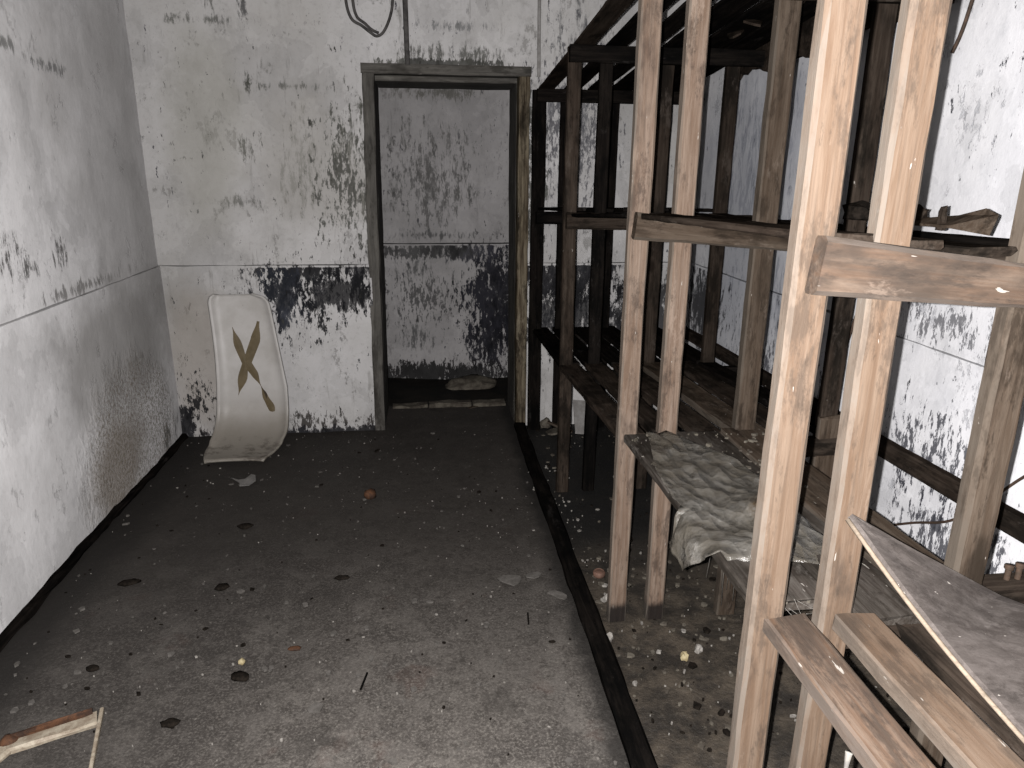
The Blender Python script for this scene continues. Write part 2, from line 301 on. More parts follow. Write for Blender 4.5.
def tube(name, pts, r, mat, parent=None, sides=8, closed=False, sub=6):
    """round bar through points (Catmull-Rom); r may be a list"""
    P = [Vector(p) for p in pts]; Q = []; R = []
    rr = r if isinstance(r, (list, tuple)) else [r]*len(P)
    for i in range(len(P)-1):
        a, b, c_, d = P[max(i-1, 0)], P[i], P[i+1], P[min(i+2, len(P)-1)]
        for k in range(sub):
            t = k/sub
            Q.append(.5*((2*b)+(c_-a)*t+(2*a-5*b+4*c_-d)*t*t+(3*b-a-3*c_+d)*t**3)); R.append(rr[i]*(1-t)+rr[i+1]*t)
    Q.append(P[-1]); R.append(rr[-1])
    bm = bmesh.new(); rings = []; prev = None
    for i, q in enumerate(Q):
        t = (Q[min(i+1, len(Q)-1)]-Q[max(i-1, 0)]).normalized()
        u = prev if prev else t.orthogonal()
        u = (u-t*u.dot(t)).normalized(); prev = u; v = t.cross(u)
        rings.append([bm.verts.new(q+(u*math.cos(2*math.pi*k/sides)+v*math.sin(2*math.pi*k/sides))*R[i]) for k in range(sides)])
    for i in range(len(rings)-1):
        for k in range(sides): bm.faces.new((rings[i][k], rings[i][(k+1) % sides], rings[i+1][(k+1) % sides], rings[i+1][k]))
    bm.faces.new(rings[0]); bm.faces.new(rings[-1])
    if parent: bmesh.ops.translate(bm, verts=bm.verts, vec=-parent.location)
    return from_bm(name, bm, mat, parent, True)
def lump(name, loc, size, mat, rough=.35, sub=2, seed=0, parent=None, flat=False):
    bm = bmesh.new(); bmesh.ops.create_icosphere(bm, subdivisions=sub, radius=1)
    for v in bm.verts:
        n = v.co.normalized(); k = 1+rough*noise.fractal(n*1.7+Vector((seed*3.1, seed, 1)), 1, 2, 3)
        v.co = Vector((n.x*size[0]*k, n.y*size[1]*k, n.z*size[2]*k))
        if v.co.z < -size[2]*.55: v.co.z = -size[2]*.55
    bmesh.ops.translate(bm, verts=bm.verts, vec=(0, 0, size[2]*.55))
    o = from_bm(name, bm, mat, parent, not flat); o.location = loc; return o
def slab(name, pts, th, mat, parent=None):
    """an irregular flat flake or board: outline `pts` (top face, 3-D) extruded down by th"""
    bm = bmesh.new(); a = [bm.verts.new(p) for p in pts]; b = [bm.verts.new((p[0], p[1], p[2]-th)) for p in pts]
    bm.faces.new(a); bm.faces.new(b[::-1])
    for i in range(len(pts)): j = (i+1) % len(pts); bm.faces.new((a[i], b[i], b[j], a[j]))
    return from_bm(name, bm, mat, parent)
def flake(name, loc, r, mat, th=.004, seed=0, asp=1.0, tilt=.06, n=9, rot=None):
    rnd = random.Random(seed); pts = []
    for k in range(n):
        a = 2*math.pi*k/n; q = r*rnd.uniform(.65, 1.15); pts.append((q*math.cos(a), q*asp*math.sin(a), th))
    o = slab(name, pts, th, mat); o.location = loc
    o.rotation_euler = (rnd.uniform(0, tilt), 0, rot if rot is not None else rnd.uniform(0, 6.28)); o.location.z += .001
    return o

# ---------------------------------------------------------------- room shell
XL, XR, YB, YF, ZC, SH = -1.465, 1.57, 4.154, -1.3, 2.62, 1.0
def wall_panel(name, org, du, dv, nrm, lu, lv, mat, parent=None, step=.05, amp=.006, thick=.10, seed=0, hole=None):
    """plaster slab: front face is an uneven grid, sides and back closed; hole=(u0,u1,v1) leaves a doorway from the floor up"""
    org = Vector(org); du = Vector(du); dv = Vector(dv); nrm = Vector(nrm); bm = bmesh.new()
    us = [lu*i/int(lu/step) for i in range(int(lu/step)+1)]; vs_ = [lv*i/int(lv/step) for i in range(int(lv/step)+1)]
    grid = {}
    for i, u in enumerate(us):
        for j, v in enumerate(vs_):
            p = org+du*u+dv*v
            d = amp*(nz(p.x*1.3+seed, p.y*1.3, p.z*1.3)+.5*nz(p.x*5, p.y*5+seed, p.z*5))
            if j in (0, len(vs_)-1): p = p+dv*.0035*nz(p.x*7, p.y*7, seed*1.7+j)
            grid[i, j] = bm.verts.new(p+nrm*d)
    for i in range(len(us)-1):
        for j in range(len(vs_)-1): bm.faces.new((grid[i, j], grid[i+1, j], grid[i+1, j+1], grid[i, j+1]))
    bnd = [e for e in bm.edges if e.is_boundary]
    r = bmesh.ops.extrude_edge_only(bm, edges=bnd); nv = [x for x in r['geom'] if isinstance(x, bmesh.types.BMVert)]
    for v in nv:
        q = v.co-org; v.co = org+du*q.dot(du)+dv*q.dot(dv)-nrm*thick
    bmesh.ops.contextual_create(bm, geom=[e for e in bm.edges if e.is_boundary])
    return from_bm(name, bm, mat, parent)
def wall(name, org, du, nrm, lu, mat, seed, z0=0.0, top=ZC):
    """upper wall plus the dado below, 12 mm proud with a shallow seam between"""
    o = wall_panel(name, Vector(org)+Vector((0, 0, SH+.0012)), du, (0, 0, 1), nrm, lu, top-SH-.0012, mat, seed=seed)
    structure(o)
    d = wall_panel('dado', Vector(org)+Vector((0, 0, z0))+Vector(nrm)*.012, du, (0, 0, 1), nrm, lu, SH-.0012-z0, mat, parent=o, seed=seed+3, thick=.11)
    return o
wall('wall_left', (XL, YF, 0), (0, 1, 0), (1, 0, 0), YB-YF+.02, m_left, 1)
wall('wall_right', (XR, YF, 0), (0, 1, 0), (-1, 0, 0), YB-YF+.02, m_right, 2)
wall('wall_front', (XL, YF, 0), (1, 0, 0), (0, 1, 0), XR-XL, m_ceil, 3)
DX0, DX1, DZ = -.314, .582, 2.052          # outer edges of the door lining
TH = .45
wb = structure(wall_panel('wall_back', (XL-.1, YB, SH+.0012), (1, 0, 0), (0, 0, 1), (0, -1, 0), DX0-XL+.1, ZC-SH, m_back, seed=4, thick=TH))
wall_panel('dado', (XL-.1, YB-.012, 0), (1, 0, 0), (0, 0, 1), (0, -1, 0), DX0-XL+.1, SH-.0012, m_back, wb, seed=5, thick=TH+.012)
wall_panel('plaster_panel', (DX1, YB, SH+.0012), (1, 0, 0), (0, 0, 1), (0, -1, 0), XR-DX1+.1, ZC-SH, m_back, wb, seed=4, thick=TH)
wall_panel('dado', (DX1, YB-.012, 0), (1, 0, 0), (0, 0, 1), (0, -1, 0), XR-DX1+.1, SH-.0012, m_back, wb, seed=6, thick=TH+.012)
wall_panel('plaster_panel', (DX0, YB, DZ), (1, 0, 0), (0, 0, 1), (0, -1, 0), DX1-DX0, ZC-DZ, m_back, wb, seed=4, thick=TH)
structure(wall_panel('ceiling', (XL-.1, YF, ZC), (1, 0, 0), (0, 1, 0), (0, 0, -1), XR-XL+.2, YB-YF, m_ceil, seed=7, step=.15))

KX0, KX1 = .497, .565
def floor_grid(name, x0, x1, y0, y1, z, mat, step=.04, amp=.006, th=.08, parent=None):
    o = wall_panel(name, (x0, y0, z), (1, 0, 0), (0, 1, 0), (0, 0, 1), x1-x0, y1-y0, mat, parent, step, amp, th, seed=9)
    return o
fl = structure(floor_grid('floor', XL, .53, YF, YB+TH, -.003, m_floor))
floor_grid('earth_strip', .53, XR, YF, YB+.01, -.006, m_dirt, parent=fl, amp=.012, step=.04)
structure(floor_grid('floor_corridor', -1.4, 1.6, YB+TH, 5.4, -.02, m_corrfloor, amp=.02))
structure(wall_panel('wall_corridor', (-1.4, 5.3, SH+.003), (1, 0, 0), (0, 0, 1), (0, -1, 0), 3.0, 1.5, m_corr, seed=12))
cw = structure(wall_panel('wall_corridor_low', (-1.4, 5.29, -.1), (1, 0, 0), (0, 0, 1), (0, -1, 0), 3.0, SH+.096, m_corr, seed=13))
structure(wall_panel('ceiling_corridor', (-1.4, YB+TH, 2.45), (1, 0, 0), (0, 1, 0), (0, 0, -1), 3.0, 1.0, m_corr, seed=14, step=.2))
for x, nr in ((-1.4, 1), (1.6, -1)):
    structure(wall_panel('wall_corridor_end', (x, YB+TH, -.1), (0, 1, 0), (0, 0, 1), (nr, 0, 0), .9, 2.6, m_corr, seed=15, step=.15))
# kerb between the aisle and the earth strip, raised dark dirt band along the left wall
kb = structure(beam('trim_1', (.531, YF+.02, .010), (.540, YB-.03, .010), .068, .034, w_black, face=(0, 0, 1), jit=.006, cham=.008))
structure(beam('dirt_band_left', (XL+.022, YF+.02, .010), (XL+.022, YB-.02, .010), .042, .030, w_black, face=(0, 0, 1), jit=.012, cham=.012))

# door lining
dr = structure(empty('door_1', ((DX0+DX1)/2, YB, 0)))
JW = .062
beam('jamb', (DX0+JW/2-.026, YB+.035, 0), (DX0+JW/2, YB+.035, DZ-.05), JW, .095, w_frame, dr, jit=.004)
beam('jamb', (DX1-JW/2, YB+.035, 0), (DX1-JW/2, YB+.035, DZ-.05), JW, .095, w_jamb, dr, jit=.004)
beam('lintel', (DX0-.005, YB+.035, DZ-.024), (DX1+.005, YB+.035, DZ-.024), .050, .095, w_frame, dr, jit=.003)
beam('lining', (DX0+.025, YB+.26, 0), (DX0+.045, YB+.26, DZ-.05), .022, .34, w_frame, dr, jit=.003)
beam('lining', (DX1-.045, YB+.265, -.04), (DX1-.045, YB+.265, DZ-.05), .035, .36, w_frame, dr, jit=.003)
beam('head_lining', (DX0+.06, YB+.265, DZ-.062), (DX1-.05, YB+.265, DZ-.062), .03, .36, w_frame, dr, jit=.004)
for i, (x0, x1) in enumerate(((-.25, -.02), (-.01, .27), (.28, .50))):
    beam('sill_stone', (x0, YB+TH-.02, -.005), (x1, YB+TH-.01, -.005), .09, .045, m_rubble, dr, face=(0, 0, 1), jit=.012, cham=.014)

# pipes and cable on the back wall
tag(beam('pipe', (-.073, YB-.010, DZ-.005), (-.079, YB-.010, ZC-.02), .026, .018, m_cable, face=(0, -1, 0), jit=.003, cham=.006), 'sooty vertical conduit on the back wall running down to the middle of the door lintel', 'pipe')
tag(beam('pipe', (.628, YB-.008, DZ-.05), (.622, YB-.008, ZC-.02), .018, .014, m_conduit, face=(0, -1, 0), jit=.001), 'slim pale painted conduit on the back wall right of the doorway', 'pipe')
cb = empty('cable', (-.25, YB-.02, 2.2)); tag(cb, 'sagging double loop of black cable hanging above the left of the doorway', 'cable')
tube('cable_strand', [(-.37, YB-.02, ZC-.05), (-.376, YB-.022, 2.36), (-.353, YB-.025, 2.26), (-.30, YB-.03, 2.225), (-.255, YB-.03, 2.192), (-.225, YB-.03, 2.178), (-.19, YB-.03, 2.20), (-.155, YB-.028, 2.27), (-.138, YB-.022, 2.36), (-.135, YB-.02, ZC-.05)], .0075, m_cable, cb)
tube('cable_strand', [(-.335, YB-.02, ZC-.05), (-.34, YB-.03, 2.36), (-.325, YB-.035, 2.27), (-.285, YB-.042, 2.235), (-.25, YB-.044, 2.205), (-.215, YB-.044, 2.19)], .0075, m_cable, cb)

# ---------------------------------------------------------------- the timber rack
rack = tag(empty('shelving_rack', (.985, 2.1, 0)), 'tall rotting timber rack of upright posts and slatted shelves along the right wall', 'rack')
XS = {0: (.622, .768, 1.033, 1.33), 1: (.637, .768, 1.033, 1.328), 2: (.634, .771, 1.035, 1.325), 3: (.612, .746, 1.006, 1.325), 4: (.624, .752, 1.015, 1.325)}
WS = {0: (.074, .058, .06, .06), 1: (.058, .056, .06, .06), 2: (.062, .062, .068, .06), 3: (.066, .064, .068, .06), 4: (.06, .06, .06, .06)}
ROWS = {0: 4.085, 1: 3.20, 2: 2.14, 3: 1.10, 4: .06}
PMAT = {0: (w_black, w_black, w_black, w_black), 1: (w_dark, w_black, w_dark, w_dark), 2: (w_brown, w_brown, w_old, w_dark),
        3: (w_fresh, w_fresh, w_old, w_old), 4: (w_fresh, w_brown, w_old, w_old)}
TOPZ = {0: 1.935, 1: 2.018, 2: 2.108, 3: 2.15, 4: 2.18}      # undersides of the top slats
MIDZ = {0: 1.30, 1: 1.345, 2: 1.410, 3: 1.437, 4: 1.44}      # tops of the middle cross rails
LOWZ = {0: .600, 1: .625, 2: .678, 3: .690, 4: .70}
PT = .038; DROP = {0: 0, 1: -.01, 2: -.085, 3: -.085, 4: -.08}
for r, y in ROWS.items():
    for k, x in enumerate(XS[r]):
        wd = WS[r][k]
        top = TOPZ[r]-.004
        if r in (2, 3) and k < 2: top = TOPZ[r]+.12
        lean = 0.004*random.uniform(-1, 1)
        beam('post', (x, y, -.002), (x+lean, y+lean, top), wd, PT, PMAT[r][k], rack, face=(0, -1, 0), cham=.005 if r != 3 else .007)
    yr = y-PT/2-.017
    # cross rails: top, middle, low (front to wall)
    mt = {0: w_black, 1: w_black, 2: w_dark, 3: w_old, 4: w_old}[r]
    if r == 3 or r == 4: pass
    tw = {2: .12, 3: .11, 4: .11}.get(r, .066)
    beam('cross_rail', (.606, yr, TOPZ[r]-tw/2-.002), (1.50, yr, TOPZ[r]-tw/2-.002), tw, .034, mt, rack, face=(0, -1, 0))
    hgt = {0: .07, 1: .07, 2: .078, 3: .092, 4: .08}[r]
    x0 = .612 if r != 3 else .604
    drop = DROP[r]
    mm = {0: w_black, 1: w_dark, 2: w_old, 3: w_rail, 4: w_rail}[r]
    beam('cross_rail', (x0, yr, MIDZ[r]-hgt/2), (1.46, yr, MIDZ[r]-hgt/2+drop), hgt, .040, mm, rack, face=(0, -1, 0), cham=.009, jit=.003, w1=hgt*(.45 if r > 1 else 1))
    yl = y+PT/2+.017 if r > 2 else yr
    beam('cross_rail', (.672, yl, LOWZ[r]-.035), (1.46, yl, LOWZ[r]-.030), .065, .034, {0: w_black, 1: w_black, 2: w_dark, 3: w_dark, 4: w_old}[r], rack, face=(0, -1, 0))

def slat(x0, x1, ya, za, yb, zb, wd, th, mat, ragged=.006, jit=.003, face=(0, 0, 1)):
    return beam('slat', (x0, ya, za), (x1, yb, zb), wd, th, mat, rack, face=face, ragged=ragged, jit=jit)
# top shelf, seen from below
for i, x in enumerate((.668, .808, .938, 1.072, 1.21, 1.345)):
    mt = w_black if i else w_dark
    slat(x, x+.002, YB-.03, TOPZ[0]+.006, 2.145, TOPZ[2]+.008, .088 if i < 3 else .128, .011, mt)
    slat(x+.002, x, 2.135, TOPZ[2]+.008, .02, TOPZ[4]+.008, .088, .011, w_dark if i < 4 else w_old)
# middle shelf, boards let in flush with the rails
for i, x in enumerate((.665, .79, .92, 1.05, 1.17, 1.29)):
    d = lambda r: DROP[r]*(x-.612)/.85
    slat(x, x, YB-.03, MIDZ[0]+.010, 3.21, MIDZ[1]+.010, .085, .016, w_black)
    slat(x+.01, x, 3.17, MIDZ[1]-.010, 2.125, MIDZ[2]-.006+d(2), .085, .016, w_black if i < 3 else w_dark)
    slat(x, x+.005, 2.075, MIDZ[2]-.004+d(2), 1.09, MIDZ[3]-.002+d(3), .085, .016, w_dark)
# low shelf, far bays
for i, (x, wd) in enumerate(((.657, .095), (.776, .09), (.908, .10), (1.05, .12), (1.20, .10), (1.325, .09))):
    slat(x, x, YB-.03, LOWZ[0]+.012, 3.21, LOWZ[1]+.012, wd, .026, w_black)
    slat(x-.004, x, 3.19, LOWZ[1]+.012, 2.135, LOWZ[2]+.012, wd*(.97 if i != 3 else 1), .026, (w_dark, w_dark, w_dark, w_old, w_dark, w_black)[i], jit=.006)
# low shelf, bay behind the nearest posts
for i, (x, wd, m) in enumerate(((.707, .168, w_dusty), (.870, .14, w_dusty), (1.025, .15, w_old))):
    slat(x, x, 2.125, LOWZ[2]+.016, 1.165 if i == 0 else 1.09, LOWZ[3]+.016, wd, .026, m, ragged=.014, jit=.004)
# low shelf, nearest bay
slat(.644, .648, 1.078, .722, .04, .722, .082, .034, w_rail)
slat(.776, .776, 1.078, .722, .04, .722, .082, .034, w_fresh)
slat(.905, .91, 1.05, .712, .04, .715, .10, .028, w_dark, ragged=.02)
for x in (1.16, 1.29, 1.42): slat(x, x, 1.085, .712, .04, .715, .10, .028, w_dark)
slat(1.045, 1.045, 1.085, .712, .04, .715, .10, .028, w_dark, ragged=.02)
# ledgers along the wall
for (z0, z1, h, m) in ((.600, .665, .062, w_dark), (1.27, 1.385, .045, w_black)):
    beam('ledger', (1.515, YB-.03, z0), (1.515, .02, z1+.01), h, .035, m, rack, face=(-1, 0, 0))
# short board standing on edge beside the back post, rotten fascia under the top shelf
beam('brace_board', (1.315, 2.098, .54), (1.315, 2.098, .745), .085, .022, w_old, rack, face=(0, -1, 0), ragged=.012)
bm = bmesh.new(); N = 34; A = []
for i in range(N+1):
    y = 3.55-1.35*i/N; zt = 2.10+.02*nz(y*2, 0, 0); zb = 1.93+.05*abs(nz(y*14, 3, 0))+.035*nz(y*5, 1, 4)+(.05 if i > N*.72 else 0)
    A.append([bm.verts.new((x, y, z)) for x, z in ((1.44, zb), (1.44, zt), (1.462, zt), (1.462, zb))])
for i in range(N):
    for k in range(4): bm.faces.new((A[i][k], A[i][(k+1) % 4], A[i+1][(k+1) % 4], A[i+1][k]))
bm.faces.new(A[0]); bm.faces.new(A[-1]); bmesh.ops.translate(bm, verts=bm.verts, vec=-rack.location)
fa = from_bm('fascia_board', bm, w_dark, rack); fa['label'] = 'rotten dark board with a ragged lower edge'
for i, (y, x) in enumerate(((2.75, 1.20), (2.9, 1.2), (2.45, 1.25))):   # splinters hanging under the top slats
    z = 2.02+.085*(3.2-y)
    pts = [(x+.03*math.cos(a)*random.uniform(.5, 1.2), y+.05*math.sin(a)*random.uniform(.6, 1.2), z-.01) for a in (0, 1, 2, 3, 4, 5)]
    o = slab('splinter', [(p[0]-rack.location.x, p[1]-rack.location.y, p[2]+.02*math.sin(i+k)) for k, p in enumerate(pts)], .008, w_dark, rack)
beam('cross_rail', (1.06, 1.145, .722), (1.46, 1.145, .722), .045, .05, w_dark, rack, face=(0, -1, 0))
for x, h in ((1.146, .030), (1.170, .032)):
    o = tube('rusty_bolt', [(x, 1.145, .74), (x, 1.145, .745+h)], .006, m_wire, rack); 
    tube('bolt_head', [(x, 1.145, .745+h-.006), (x, 1.145, .745+h+.002)], .009, m_wire, rack)

# ---------------------------------------------------------------- plywood panel leaning in the rack
pl = tag(empty('plywood_panel', (.95, .85, .74)), 'warped grey plywood offcut with a pointed corner leaning on the nearest rack posts', 'board')
def ply():
    T = Vector((.713, 1.045, .958)); U = Vector((1.035, 1.04, .775)); V = Vector((1.20, .93, .735)); Wc = Vector((1.20, .35, .745)); Lc = Vector((.852, .752, .738)); 
    bm = bmesh.new(); n = 14; g = {}
    for i in range(n+1):
        s = i/n
        a = T.lerp(Lc, s); a.z -= .012*math.sin(math.pi*s)                    # left edge, tip to lower corner, slightly sagging
        b = (T.lerp(U, s*2) if s < .5 else U.lerp(V, (s-.5)*2))              # upper edge against the posts
        for j in range(n+1):
            t = j/n
            c_ = T.lerp(T.lerp(Lc, s), 1)
            e = a.lerp(b, t) if i < n else Lc.lerp(V, t)
            g[i, j] = bm.verts.new(e+Vector((0, 0, .003*nz(s*4, t*4, 2)))-pl.location)
    for i in range(n):
        for j in range(n): 
            bm.faces.new((g[i, j], g[i, j+1], g[i+1, j+1], g[i+1, j]))
    # continue the sheet towards the camera side, flat on the slats
    ext = {}
    for j in range(n+1): ext[j] = bm.verts.new(g[n, j].co+Vector((.19, -.34, -.001)))
    for j in range(n): bm.faces.new((g[n, j], g[n, j+1], ext[j+1], ext[j]))
    bmesh.ops.remove_doubles(bm, verts=bm.verts, dist=.0005)
    return bm
bm = ply(); o = from_bm('panel_face', bm, w_ply, pl); sm = o.modifiers.new('thick', 'SOLIDIFY'); sm.thickness = .009; sm.offset = -1
ed2 = [Vector((.852, .752, .735)), Vector((.947, .58, .735)), Vector((1.042, .412, .734))]
ed = [Vector((.713, 1.045, .958)).lerp(Vector((.852, .752, .738)), k/10)+Vector((0, 0, -.012*math.sin(math.pi*k/10)-.003)) for k in range(11)]
tube('panel_edge', [p+Vector((-.0015, -.0015, 0)) for p in ed], .0042, w_plyedge, pl, sides=6, sub=2)
tube('panel_edge', [p+Vector((-.0015, -.0015, 0)) for p in ed2], .0042, w_plyedge, pl, sides=6, sub=2)

# ---------------------------------------------------------------- plastic sheet draped over the low shelf
def sheet():
    bm = bmesh.new(); n, m = 44, 40; g = {}; ztop = .7165
    for i in range(n+1):
        s = i/n; y = 2.08-.80*s
        back = .745+.15*math.sin(min(1, s*2.2)*math.pi/2)+.012*nz(y*9, 1, 1)
        hang = max(0, min((1.56-y)/.035*.085, .080+(1.525-y)/.08*.022, .102-(1.445-y)*.9))
        front = .622-.006+ (.07*(1-s/.40) if s < .40 else 0)
        Lt = (back-front)+hang
        for j in range(m+1):
            d = Lt*j/m
            if d <= back-front: x = back-d; z = ztop+(.016*(y-2.08)*-.0)
            else: x = front-.012*math.sin(min(1, (d-(back-front))/.05)*1.57)-.15*(d-(back-front)); z = ztop-(d-(back-front))
            wr = .020*(.35-abs(nz(x*9+1, y*7, z*9)))**2*2+.014*abs(nz(x*16, y*12, z*16))+.010*max(0, nz(x*7+2, y*6, z*5))+.003*nz(x*44, y*40, z*44)
            lift = .05*math.exp(-((x-.80)/.05)**2-((y-1.50)/.09)**2)+.03*math.exp(-((x-.70)/.07)**2-((y-1.33)/.07)**2)
            if d <= back-front: z += wr+lift
            else: x -= wr*1.8; z += wr*.3
            edge_j = .006*nz(y*22, 7, 7)
            g[i, j] = bm.verts.new((x+edge_j*(j == 0), y, z))
    for i in range(n):
        for j in range(m): bm.faces.new((g[i, j], g[i, j+1], g[i+1, j+1], g[i+1, j]))
    return bm
sh = from_bm('plastic_sheet', sheet(), m_plastic, None, True)
sd = sh.modifiers.new('thick', 'SOLIDIFY'); sd.thickness = .0012
tag(sh, 'crumpled dusty clear plastic sheet draped over the front of the low shelf', 'plastic sheet')

# ---------------------------------------------------------------- bent white plastic back rest with a taped X
st = tag(empty('plastic_seat_shell', (-1.02, 3.9, 0)), 'tall curved white plastic seat shell propped against the back wall in the left corner', 'seat')
def prof(s):      # s 0 top .. 1 front lip: returns y, z
    if s < .72:
        t = s/.72; return (4.120-.110*t-.02*math.sin(math.pi*t), .842-.612*t)
    t = (s-.72)/.28; a = t*math.pi*.5
    return (4.010-.060*t-.245*(1-math.cos(a))-.02*t, .230-.215*math.sin(a)**.9+.006*t*t)
def half(s):      # left x, right x
    l = -1.213+.030*math.sin(math.pi*min(1, s*1.1)); r = -.895+.090*min(1, s/.6)**.8
    if s > .82: k = (s-.82)/.18; l -= .035*k*k*(1 if k < .6 else 1-(k-.6)/.4*1.3); r -= .095*k**1.8
    if s < .07: q = 1-math.sqrt(max(0, 1-(1-s/.07)**2)); l += .035*q; r -= .075*q
    return l, r
def seat_pt(s, t, off=0):
    y, z = prof(s); l, r = half(s); x = l+(r-l)*t; e = abs(2*t-1)
    rim = .022*max(0, (e-.72)/.28)**2
    y2, z2 = prof(min(1, s+.01)); y1, z1 = prof(max(0, s-.01)); tx = Vector((0, y2-y1, z2-z1)).normalized(); nn = Vector((0, tx.z, -tx.y))
    if nn.y > 0: nn = -nn
    return Vector((x, y, z))+nn*(rim*(1 if s < .9 else .3)+off)-Vector((0, .012*(1-e*e)*-1, 0))
bm = bmesh.new(); n, m = 60, 24; gq = {}
for i in range(n+1):
    for j in range(m+1): gq[i, j] = bm.verts.new(seat_pt(i/n, j/m)-st.location)
for i in range(n):
    for j in range(m): bm.faces.new((gq[i, j], gq[i, j+1], gq[i+1, j+1], gq[i+1, j]))
o = from_bm('shell', bm, m_seat, st, True); sd = o.modifiers.new('thick', 'SOLIDIFY'); sd.thickness = .011; sd.offset = 0
def ribbon(name, path, widths, mat, lab):
    """flat tape lying on the shell; path in (x,z) on the upright part"""
    bm = bmesh.new(); rows = []
    P = []
    for i in range(len(path)-1):
        for k in range(6):
            t = k/6; tt = (1-math.cos(math.pi*t))/2; P.append((Vector(path[i]).lerp(Vector(path[i+1]), t)+Vector((0, .012)), (widths[i]*(1-tt)+widths[i+1]*tt)*.72))
    P.append((Vector(path[-1])+Vector((0, .012)), widths[-1]*.7))
    for i, (p, wd) in enumerate(P):
        a = P[min(i+1, len(P)-1)][0]-P[max(0, i-1)][0]; a.normalize(); nrm = Vector((-a.y, a.x))
        row = []
        for sgn in (-1, 0, 1):
            q = p+nrm*sgn*wd/2; s = min(.72, max(0, (.842-q.y)/.612*.72)) if q.y > .23 else .72+.28*max(0, (.23-q.y)/.6); y, _ = prof(s)
            l, r = half(s); e = abs(2*(q.x-l)/(r-l)-1)
            row.append(bm.verts.new(Vector((q.x, y+.012*(1-e*e)-.010-(.001 if sgn == 0 else .0), q.y))-st.location))
        rows.append(row)
    for i in range(len(rows)-1):
        for k in (0, 1): bm.faces.new((rows[i][k], rows[i][k+1], rows[i+1][k+1], rows[i+1][k]))
    o = from_bm(name, bm, mat, st, False); s_ = o.modifiers.new('t', 'SOLIDIFY'); s_.thickness = .0015
    o['label'] = lab
ribbon('tape_strip', [(-1.088, .655), (-1.062, .56), (-1.030, .455), (-1.048, .375), (-1.079, .275)], [.004, .060, .046, .070, .003], m_tape, 'olive brown tape strip, left arm of the X')
ribbon('tape_strip', [(-.947, .685), (-.968, .58), (-1.020, .455), (-.985, .40), (-.952, .325)], [.020, .074, .066, .056, .004], m_tape, 'olive brown tape strip, right arm of the X')
ribbon('tape_strip', [(-.952, .325), (-.930, .255), (-.905, .205), (-.885, .135)], [.004, .044, .056, .004], m_tape, 'twisted lower tail of the brown tape')
ribbon('tape_strip', [(-.950, .322), (-.932, .272), (-.920, .235)], [.003, .033, .010], m_tape_dark, 'dark back of the twisted tape')

# ---------------------------------------------------------------- rusted enamel tray frame on the floor, bottom left
tr = tag(empty('metal_frame', (-1.06, 1.60, .0)), 'rusty cream enamelled metal frame lying flat on the floor in the near left corner', 'frame')
beam('frame_bar', (-.972, 1.812, .014), (-1.17, 1.730, .012), .058, .020, m_cream, tr, face=(0, 0, 1), jit=.006, cham=.006)
beam('rusted_lip', (-.990, 1.828, .020), (-1.185, 1.745, .018), .016, .026, m_rust, tr, face=(0, 0, 1), jit=.006, cham=.005)
beam('frame_bar', (-.970, 1.840, .018), (-.842, 1.38, .014), .010, .018, m_cream, tr, face=(0, 0, 1), jit=.001, cham=.002)
beam('frame_bar', (-1.17, 1.730, .012), (-1.30, 1.38, .012), .045, .018, m_cream, tr, face=(0, 0, 1), jit=.006, cham=.006)
beam('frame_bar', (-.85, 1.40, .012), (-1.30, 1.38, .012), .04, .018, m_cream, tr, face=(0, 0, 1), jit=.004, cham=.006)
lump('rust_lump', (-1.172-tr.location.x, 1.742-tr.location.y, .004), (.024, .022, .022), m_rust, .3, 2, 5, tr)

# ---------------------------------------------------------------- loose things on the floor
def dark(loc, a, b, lab, seed, rot=0):
    o = lump('dirt_clod', (*loc, 0), (a, b, .010), m_soot, .3, 2, seed); o.rotation_euler.z = rot; tag(o, lab, 'dirt clod')
dark((-.829, 2.966), .034, .022, 'flat black clod on the floor, farthest of the black ones left of centre', 1)
dark((-.802, 2.481), .028, .020, 'flat black clod in the middle of the left floor, below the farthest one', 2, .3)
dark((-.613, 1.959), .032, .020, 'larger black oval clod on the floor left of centre, near the tiny yellow chip', 3, -.3)
dark((-.765, 1.781), .026, .018, 'nearest black clod, right of the rusty enamel frame', 4)
dark((-.36, 2.50), .030, .012, 'thin black smear of dirt on the open middle floor', 5)
dark((-1.085, 2.05), .020, .014, 'small black crumb between the left wall and the enamel frame', 6)
dark((-1.16, 2.55), .045, .020, 'long low black clod lying close to the left wall', 8, .2)
o = lump('rusty_cap', (-.303, 3.215, 0), (.030, .030, .030), m_rust, .3, 2, 11); tag(o, 'small round rust-brown lump on the dark floor in front of the doorway', 'rust lump')
o = lump('rust_stain_lump', (-.47, 2.085, 0), (.022, .013, .006), m_rust, .3, 2, 12); tag(o, 'tiny flat rust-orange crumb on the floor left of centre', 'rust crumb')
cap = tag(empty('bottle_cap', (.640, 2.42, .0)), 'round faded red plastic cap on the dirt by the foot of the second front post', 'cap')
tube('cap_body', [(.640, 2.42, .0), (.640, 2.42, .014), (.640, 2.42, .018)], [.024, .024, .021], m_pink, cap, sides=18, sub=2)
tube('cap_rim', [(.640+.019*math.cos(a*.7), 2.42+.019*math.sin(a*.7), .018) for a in range(10)], .0025, m_pink, cap, sides=6, sub=2)
tag(slab('plastic_shard', [(-1.02, 3.50, .008), (-.98, 3.475, .006), (-.945, 3.475, .010), (-.925, 3.52, .014), (-.90, 3.50, .018), (-.885, 3.44, .014), (-.91, 3.40, .008), (-.955, 3.40, .006), (-.965, 3.44, .006)], .004, m_glass), 'cloudy curved plastic shard on the floor in front of the white seat shell', 'shard')
